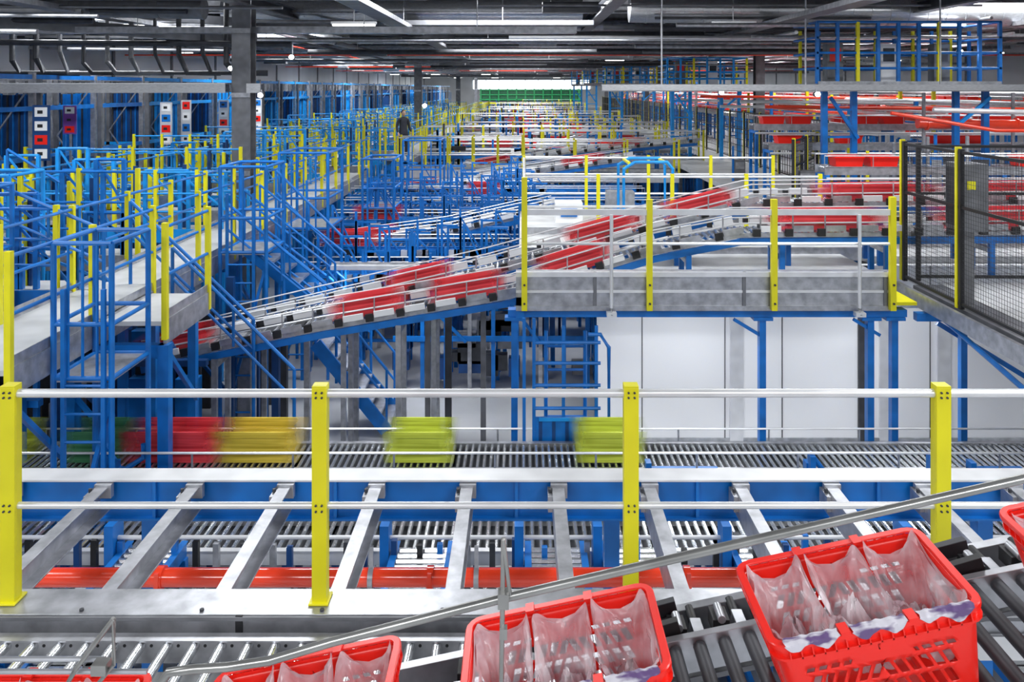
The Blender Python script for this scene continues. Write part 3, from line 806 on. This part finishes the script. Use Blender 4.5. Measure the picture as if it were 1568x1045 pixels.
# ------------------------------------------------------------ worker on the walkway
SKIN=mat('skin',(.50,.30,.22),.55); CLO=mat('dark_workwear',(.025,.028,.04),.8,var=.3); HAIR=mat('dark_hair',(.02,.014,.01),.7)
wk=bpy.data.objects.new('warehouse_worker',None); sc.collection.objects.link(wk); wk.location=(-4.45,30.7,2.8); wk.rotation_euler=(0,0,.5)
def skin(name,verts,edges,rad,mm,root=0,lev=1):
    me=bpy.data.meshes.new(name); me.from_pydata(verts,edges,[]); me.materials.append(mm)
    ob=bpy.data.objects.new(name,me); sc.collection.objects.link(ob); ob.parent=wk
    sk=ob.modifiers.new('skin','SKIN'); sk.use_smooth_shade=True
    for i,r in enumerate(rad):
        v=me.skin_vertices[0].data[i]; v.radius=r if isinstance(r,tuple) else (r,r); v.use_root=(i==root)
    ob.modifiers.new('sub','SUBSURF').levels=lev; ob.modifiers['sub'].render_levels=lev
skin('body',[(0,0,.95),(0,0,1.12),(0,-.01,1.32),(0,0,1.45),(0,-.01,1.54),
 (.18,0,1.42),(.24,.02,1.15),(.25,-.16,.98),(-.18,0,1.42),(-.25,.03,1.15),(-.26,-.12,.96),
 (.10,0,.88),(.11,-.05,.50),(.11,.03,.10),(.12,-.13,.05),(-.10,0,.88),(-.11,.02,.50),(-.12,.12,.10),(-.12,-.03,.05)],
 [(0,1),(1,2),(2,3),(3,4),(3,5),(5,6),(6,7),(3,8),(8,9),(9,10),(0,11),(11,12),(12,13),(13,14),(0,15),(15,16),(16,17),(17,18)],
 [(.16,.12),(.15,.11),(.17,.12),(.13,.09),.055,.065,.05,.038,.065,.05,.038,.10,.07,.05,.045,.10,.07,.05,.045],CLO,0,2)
m=MB()
def hd(x,y,z): 
    f=1-.22*max(0,-z); return x*f,y*(f if y>0 else 1-.1*max(0,-z)),z
m.ball((0,-.015,1.665),.078,.098,.12,SKIN,20,14,hd); m.ball((0,-.115,1.655),.014,.022,.022,SKIN,8,6)
m.ball((0,.006,1.69),.084,.102,.108,HAIR,20,10,None,0,.55)
for s in (-1,1): m.ball((s*.08,-.005,1.66),.012,.02,.03,SKIN,8,6); m.ball((s*.03,-.106,1.675),.011,.006,.007,WHT,8,6); m.ball((s*.03,-.111,1.675),.005,.004,.005,BLK,8,6)
m.ball((0,-.105,1.612),.024,.008,.006,mat('lips',(.4,.12,.1),.5),8,6)
m.build('head',wk)
for s,px,py,pz,nm in ((1,.25,-.18,.96,'hand_1'),(-1,-.26,-.14,.94,'hand_2')):
    V=[(px,py,pz),(px,py-.05,pz-.04)];E=[(0,1)];Rr=[.026,(.034,.018)]
    for k,(dx,l) in enumerate(((-.026,.03),(-.009,.036),(.009,.034),(.026,.026))):
        b=len(V); V+=[(px+dx,py-.075,pz-.06),(px+dx,py-.08-l*.5,pz-.07-l),(px+dx,py-.075-l*.4,pz-.08-l*1.7)]; E+=[(1,b),(b,b+1),(b+1,b+2)]; Rr+=[.009,.0085,.008]
    b=len(V); V+=[(px-s*.04,py-.04,pz-.03),(px-s*.05,py-.075,pz-.055)]; E+=[(1,b),(b,b+1)]; Rr+=[.011,.009]
    skin(nm,V,E,Rr,SKIN,0,1)

# ------------------------------------------------------------ centre machinery 15..25
tiers=[(15.2,2.0),(15.9,1.2),(16.5,2.2),(17.9,1.7),(18.6,2.4),(19.3,1.9),(20,2.5),(20.7,2.0),(21.5,2.6),(22.3,2.2),(23.2,2.6)]
for i,(y,z) in enumerate(tiers):
    m=MB(); xl=-4.1-.06*(y-15)
    conv(m,'x',xl,4.4 if i%2 else 3.2,y,y+.45,z,.11,.026,side=BLU,leg=BLU,legp=.95,drop=.12,guide=.18,pan=DGR)
    for k in range(22):
        x=xl+.3+R.random()*4.6
        h=z+.3+R.random()*.6
        m.box(x-.022,x+.022,y-.06,y-.01,z-.8,h,BLU)
        if R.random()<.6: m.box(x,x+.4,y-.05,y-.01,h-.05,h-.01,BLU)
        if R.random()<.3: m.beam((x,y-.03,h),(x+.5,y-.03,z-.2),.03,.03,BLU)
        m.cb(x+.3,y-.06,z-.1,.1+.15*R.random(),.1,.12,R.choice([BLU,STL,ALU,BLD,DGR,BLK]))
    m.box(xl,3.2,y+.1,y+.14,z-.75,z-.69,BLU)
    m.build('sorting_roller_conveyor')
for x,y,z,L in ((-3.3,18.6,2.41,1.2),(-3.5,16.5,2.21,1.3),(-1.0,21.5,2.61,1)):
    tote_simple('moving_plastic_tote',x,y+.22,z,L,.38,.3,GR)
m=MB()
for i in range(10):
    x=-2.2+i*.42; m.box(x-.035,x+.035,14.6,14.67,0,2.2,STL if i%3==0 else BLU)
for z in (.9,1.5,2.15): m.box(-2.3,1.8,14.58,14.62,z,z+.09,STL if z==1.5 else BLU)
m.beam((-2.2,14.55,2.1),(-1.0,14.55,.9),.05,.05,BLU); m.beam((-.6,14.55,2.1),(.3,14.55,.9),.05,.05,BLU)
for i in range(26):
    x=-2.2+R.random()*3.6; m.cb(x,14.8,.3+R.random()*1.6,.15+.3*R.random(),.2,.15+.25*R.random(),R.choice([DGR,BLK,BLD,MGR]))
m.build('support_trestle')
m=MB()
for x in (-3.3,-2.55,-1.9,-1.45,-.6):
    m.box(x-.04,x+.04,12.55,12.63,0,2.2,STL if x<-1.6 else MGR)
for x in (-4.0,-3.7,-1.15): m.box(x-.05,x+.05,12.7,12.8,0,2.0,DGR)
m.build('support_post_row')

# ------------------------------------------------------------ crossing bridges & repeating modules
def bridge(x0,x1,y,z,rm=ALU,w=.8,n=None,beamh=.22):
    m=MB()
    m.box(x0,x1,y,y+w,z-.04,z,DECK); m.box(x0,x1,y-.03,y,z-beamh,z+.03,ALU); m.box(x0,x1,y+w,y+w+.03,z-beamh,z+.03,STL)
    railing(m,(x0,y),(x1,y),z,n,rm=rm); railing(m,(x0,y+w),(x1,y+w),z,n,rm=rm,pm=YEL)
    k=max(2,round((x1-x0)/3))
    for i in range(k+1):
        x=x0+.1+(x1-x0-.2)*i/k; m.box(x-.06,x+.06,y+.1,y+.22,0,z-beamh,BLU); m.box(x-.06,x+.06,y+w-.22,y+w-.1,0,z-beamh,BLU)
    m.build('crossing_walkway')
bridge(-3.95,0,26,2.78,n=5); bridge(0.05,4.8,25.2,2.72,n=3)
ys=[29.5,33,37,41,45.5,50,55,61,68,76,85,96,110]
for i,y in enumerate(ys):
    xl=-3.95+ (0 if i%2 else 1.2); bridge(xl if i%3 else 0.05,5.5 if i%2 else 6.5,y,2.8,n=4,rm=ALU,beamh=.28)
    m=MB()
    for d,z in ((1.2,2.9),(2.1,2.3),(2.9,3.0)):
        conv(m,'x',-3.8,6.5,y+d,y+d+.5,z,.2 if y<50 else .5,.05,side=MGR if d>2 else BLU,leg=BLU,legp=1.4,n=5,guide=.2,pan=DGR)
    for k in range(18):
        x=-3.6+R.random()*9; m.box(x-.04,x+.04,y+1.72,y+1.8,0,3.2+R.random()*.9,R.choice([BLU,BLU,BLU,CYN,BLK,YEL,DGR]))
        m.cb(-3.6+R.random()*9,y+1.0,2.9+.3*R.random(),.2+.4*R.random(),.15,.1+.15*R.random(),R.choice([BLK,DGR,WHT,BLU,STL]))
    x=R.random()*2
    m.beam((x-2.8,y+2.65,1.9),(x+2,y+2.65,3.3),.3,.12,ALU); m.beam((x-2.8,y+2.45,1.78),(x+2,y+2.45,3.18),.05,.12,BLU)
    m.tote(x+1.2,y+3.15,3.02,.9,.4,.25,RED); m.tote(x-1.6,y+3.15,3.02,.6,.4,.25,RED)
    m.build('sorting_line')
    for k in range(2):
        x=-3+R.random()*8; tote_simple('moving_plastic_tote',x,y+1.45,2.91,1.1,.4,.3,GR)
m=MB()
DGN=mat('dark_green_panel',(.006,.11,.045),.5)
for k in range(12):
    x=-7+k*1.5; m.box(x-.12,x+.12,138,138.3,0,5.3,GRN)
for z in (3.4,4.2,5.0): m.box(-7.2,10,137.9,138,z,z+.2,GRN)
m.box(-7,10,138.3,138.4,3.2,5.2,DGN)
m.box(-7.2,10,137.8,138,2.8,3.0,YEL)
m.build('green_mezzanine_screen')

# ------------------------------------------------------------ fences on the right
def fence(name,x0,y0,x1,y1,z,h,pitch,wr,panel,ypost=True,fm=BLK):
    m=MB(); p=Vector((x0,y0,0)); q=Vector((x1,y1,0)); L=(q-p).length; d=(q-p)/L
    n=max(1,round(L/panel))
    for i in range(n+1):
        c=p+d*(L*i/n); m.box(c.x-.025,c.x+.025,c.y-.025,c.y+.025,z,z+h+.04,fm)
        c2=c+d*.07
        if ypost: m.box(c2.x-.03,c2.x+.03,c2.y-.025,c2.y+.025,z,z+h+.06,YEL)
        for k in range(3): m.cb(c.x-.02,c.y-.03,z+h*(k+.5)/3,.03,.03,.05,BLK)
    for zz_ in (z+.06,z+h,z+h*.65):
        m.beam((x0,y0,zz_),(x1,y1,zz_),.035,.035,fm)
    k=int(L/pitch)
    for i in range(k):
        c=p+d*(pitch*(i+.5)); m.tube((c.x,c.y,z+.06),(c.x,c.y,z+h),wr,WIRE,4)
    k=int(h/pitch)
    for i in range(k): m.tube((x0,y0,z+pitch*(i+.5)),(x1,y1,z+pitch*(i+.5)),wr,WIRE,4)
    m.build(name)
fence('mesh_safety_fence',5.12,6.75,5.12,11.0,2.82,1.83,.05,.0024,1.42)
fence('mesh_safety_fence',5.3,11.0,8.8,10.9,2.82,1.8,.07,.0022,1.6,ypost=False)
fence('mesh_safety_fence',7.8,21,7.8,80,2.8,1.75,.22,.010,2.0)
fence('mesh_safety_fence',5.6,17,7.7,20.8,2.8,1.5,.12,.006,1.3)
m=MB(); m.box(5.16,5.52,6.6,10.85,2.72,2.8,MGR); m.box(5.0,5.05,6.4,11.0,2.62,2.81,STL); m.build('fence_kick_beam')
m=MB(); m.path([(5.0,7.6,2.3),(5.3,10.4,2.5)],.03,BLU); m.beam((5.3,10.5,2.4),(6.6,10.3,1.6),.06,.06,BLU); m.box(5.5,5.58,10.3,10.38,0,2.5,BLU)
m.box(4.9,9,10.2,10.3,2.5,2.6,BLU)
m.build('gate_support_frame')
m=MB(); m.box(5.4,16,12.7,70,2.66,2.8,DECK); m.box(5.56,12,6.6,11.0,2.61,2.8,DECK)
for y in range(14,70,4):
    for x in (5.6,8.5,12,15.5): m.box(x-.08,x+.08,y-.08,y+.08,0,2.66,BLU)
m.build('right_mezzanine_deck')
for i,(x,z,mm) in enumerate(((9.9,4.2,ALU),(11.0,4.65,ALU),(12.4,4.4,BLU),(13.8,4.9,ALU),(15.2,4.6,BLU))):
    m=MB(); conv(m,'y',21,85,x,x+.5,z,.35,.05,side=mm,leg=CYN if i%2 else BLU,legp=3.0,floor=2.8,n=5,guide=.25)
    y=21.5
    while y<84:
        for k in range(R.randint(1,4)):
            if y<84: m.tote(x+.25,y+.3,z+.01,.58,.38,.26,RED,'y',WHT if R.random()<.3 else None)
            y+=.68
        y+=.5+R.random()*2.5
    m.tube((x+.8,21,z+.35),(x+.8,85,z+.35),.06,ORG if i%2==0 else ALU,8); m.tube((x-.15,21,z+.1),(x-.15,85,z+.1),.04,ALU,8)
    m.build('elevated_tote_conveyor')
for i,(y,z) in enumerate(((13.3,3.5),(15.5,3.9),(19,4.1),(20.2,4.5))):
    m=MB(); conv(m,'x',5.7,15.8,y,y+.5,z,.12,.03,side=STL,leg=BLU if i else STL,legp=1.7,floor=2.8,n=6,guide=.22)
    x=6.2
    while x<15.4:
        for k in range(R.randint(1,2 if i else 3)):
            if x<15.4: m.tote(x,y+.25,z+.01,.56,.38,.2,RED,'x',WHT if R.random()<.4 else None)
            x+=.66
        x+=.4+R.random()*1.8
    m.tube((5.7,y-.1,z-.2),(15.8,y-.1,z-.2),.025,ALU,8)
    m.build('transfer_tote_conveyor')
m=MB()
m.tube((8.8,18.3,4.62),(16,18.3,4.5),.12,ORG,16); m.tube((8.4,16.8,4.95),(16,16.8,4.8),.05,ALU,12)
m.path([(7.4,16.5,4.9),(9.5,16.5,4.55),(16,16.5,4.5)],.04,ORG,12)
for yy,za in ((22,4.9),(24.5,5.0),(27,4.8),(30,5.1),(34,4.9)): m.tube((6.5,yy,za),(17,yy,za-.1),.05,ORG if yy in (22,30) else ALU,10)
for x in (9,11,13,15): m.box(x-.03,x+.03,18.4,18.45,2.8,5.3,STL); m.tube((x-.02,18.3,4.6),(x+.02,18.3,4.6),.14,ORG,16)
m.build('red_service_pipe')
m=MB()
for i in range(34):
    x=5.9+R.random()*9; y=14+R.random()*9; h=.4+R.random()*.9; w=.12+.35*R.random()
    m.box(x,x+w,y,y+.3,2.8,2.8+h,R.choice([WHT,STL,MGR,MGR,BLU,DGR,WHT]))
    m.box(x+.03,x+w-.03,y-.01,y,2.85+h*.5,2.75+h,R.choice([DGR,STL]))
    m.box(x-.06,x-.01,y,y+.05,2.8,2.8+h+.4,R.choice([YEL,BLU,STL]))
m.build('control_cabinet_group')
m=MB(); m.box(5.2,5.5,9.7,10.1,3.7,4.5,MGR); m.box(5.18,5.2,9.75,10.05,3.75,4.45,DGR); m.box(5.25,5.35,9.69,9.7,4.2,4.3,YEL); m.box(5.3,5.42,9.85,9.95,2.8,3.7,MGR); m.build('control_cabinet')
def tower(x0,x1,y0,y1,z,zt,name='elevated_service_platform',mm=BLU,cols=True):
    m=MB()
    m.box(x0,x1,y0,y1,z-.06,z,STL); m.box(x0,x1,y0-.04,y0,z-.12,z+.05,STL)
    n=max(3,int((x1-x0)/.42))
    for i in range(n+1):
        x=x0+(x1-x0)*i/n
        yel=(i%4==2)
        m.box(x-.035,x+.035,y0,y0+.07,z,zt,YEL if yel else mm); m.box(x+.1,x+.16,y1-.07,y1,z,zt-.1,mm if i%2 else YEL)
    for k in range(1,5):
        zz_=z+(zt-z)*k/4; m.tube((x0,y0+.03,zz_),(x1,y0+.03,zz_),.028,mm if k!=3 else STL); m.tube((x0,y1-.03,zz_),(x1,y1-.03,zz_),.028,mm)
        m.tube((x0,y0,zz_),(x0,y1,zz_),.028,mm); m.tube((x1,y0,zz_),(x1,y1,zz_),.028,mm)
    for k in range(3):
        xx=x0+.4+k*1.2
        if xx+.5<x1: m.box(xx,xx+.35,y0+.5,y0+.8,z,z+.9,WHT if k==1 else MGR); m.box(xx+.05,xx+.3,y0+.49,y0+.5,z+.5,z+.8,RED if k==0 else DGR)
    if cols:
        for x in (x0+.2,x0+.85,x1-.9,x1-.25):
            m.box(x-.06,x+.06,y0+.1,y0+.22,2.8,z-.06,mm)
        m.beam((x0+.9,y0+.05,4.3),(x0+.3,y0+.05,5.2),.07,.07,mm); m.beam((x1-.9,y0+.05,4.6),(x1-.2,y0+.05,5.2),.07,.07,CYN)
        for zz_ in (3.6,4.3,4.9): m.box(x0+.2,x0+.85,y0+.12,y0+.2,zz_,zz_+.05,mm)
    m.build(name)
tower(6.45,10.45,17.95,19.5,5.5,6.85)
tower(5.3,8.2,30,32,5.5,6.5,mm=CYN); tower(4.5,9,44,46,5.6,6.6,mm=CYN)
for y in (56,70): tower(4.2,9.2,y,y+2,5.7,6.9,mm=CYN)
m=MB()
for i in range(60):
    y=22+R.random()*60; x=8.1+R.random()*7; m.box(x-.05,x+.05,y,y+.1,2.8,4.6+1.3*R.random(),R.choice([CYN,BLU,YEL,STL,BLU]))
m.build('vertical_support_group')

# ------------------------------------------------------------ world + camera
w=bpy.data.worlds.new('World'); sc.world=w; w.use_nodes=True
bg=w.node_tree.nodes['Background']; bg.inputs[0].default_value=(.88,.93,1,1); bg.inputs[1].default_value=.6
cam=bpy.data.cameras.new('camera'); co=bpy.data.objects.new('camera',cam); sc.collection.objects.link(co); sc.camera=co
co.location=(0,0,HC); co.rotation_euler=(math.radians(90),0,0)
cam.lens=36*1258/1568; cam.sensor_width=36; cam.shift_x=-16/1568; cam.shift_y=-387.5/1568
cam.clip_start=.05; cam.clip_end=400
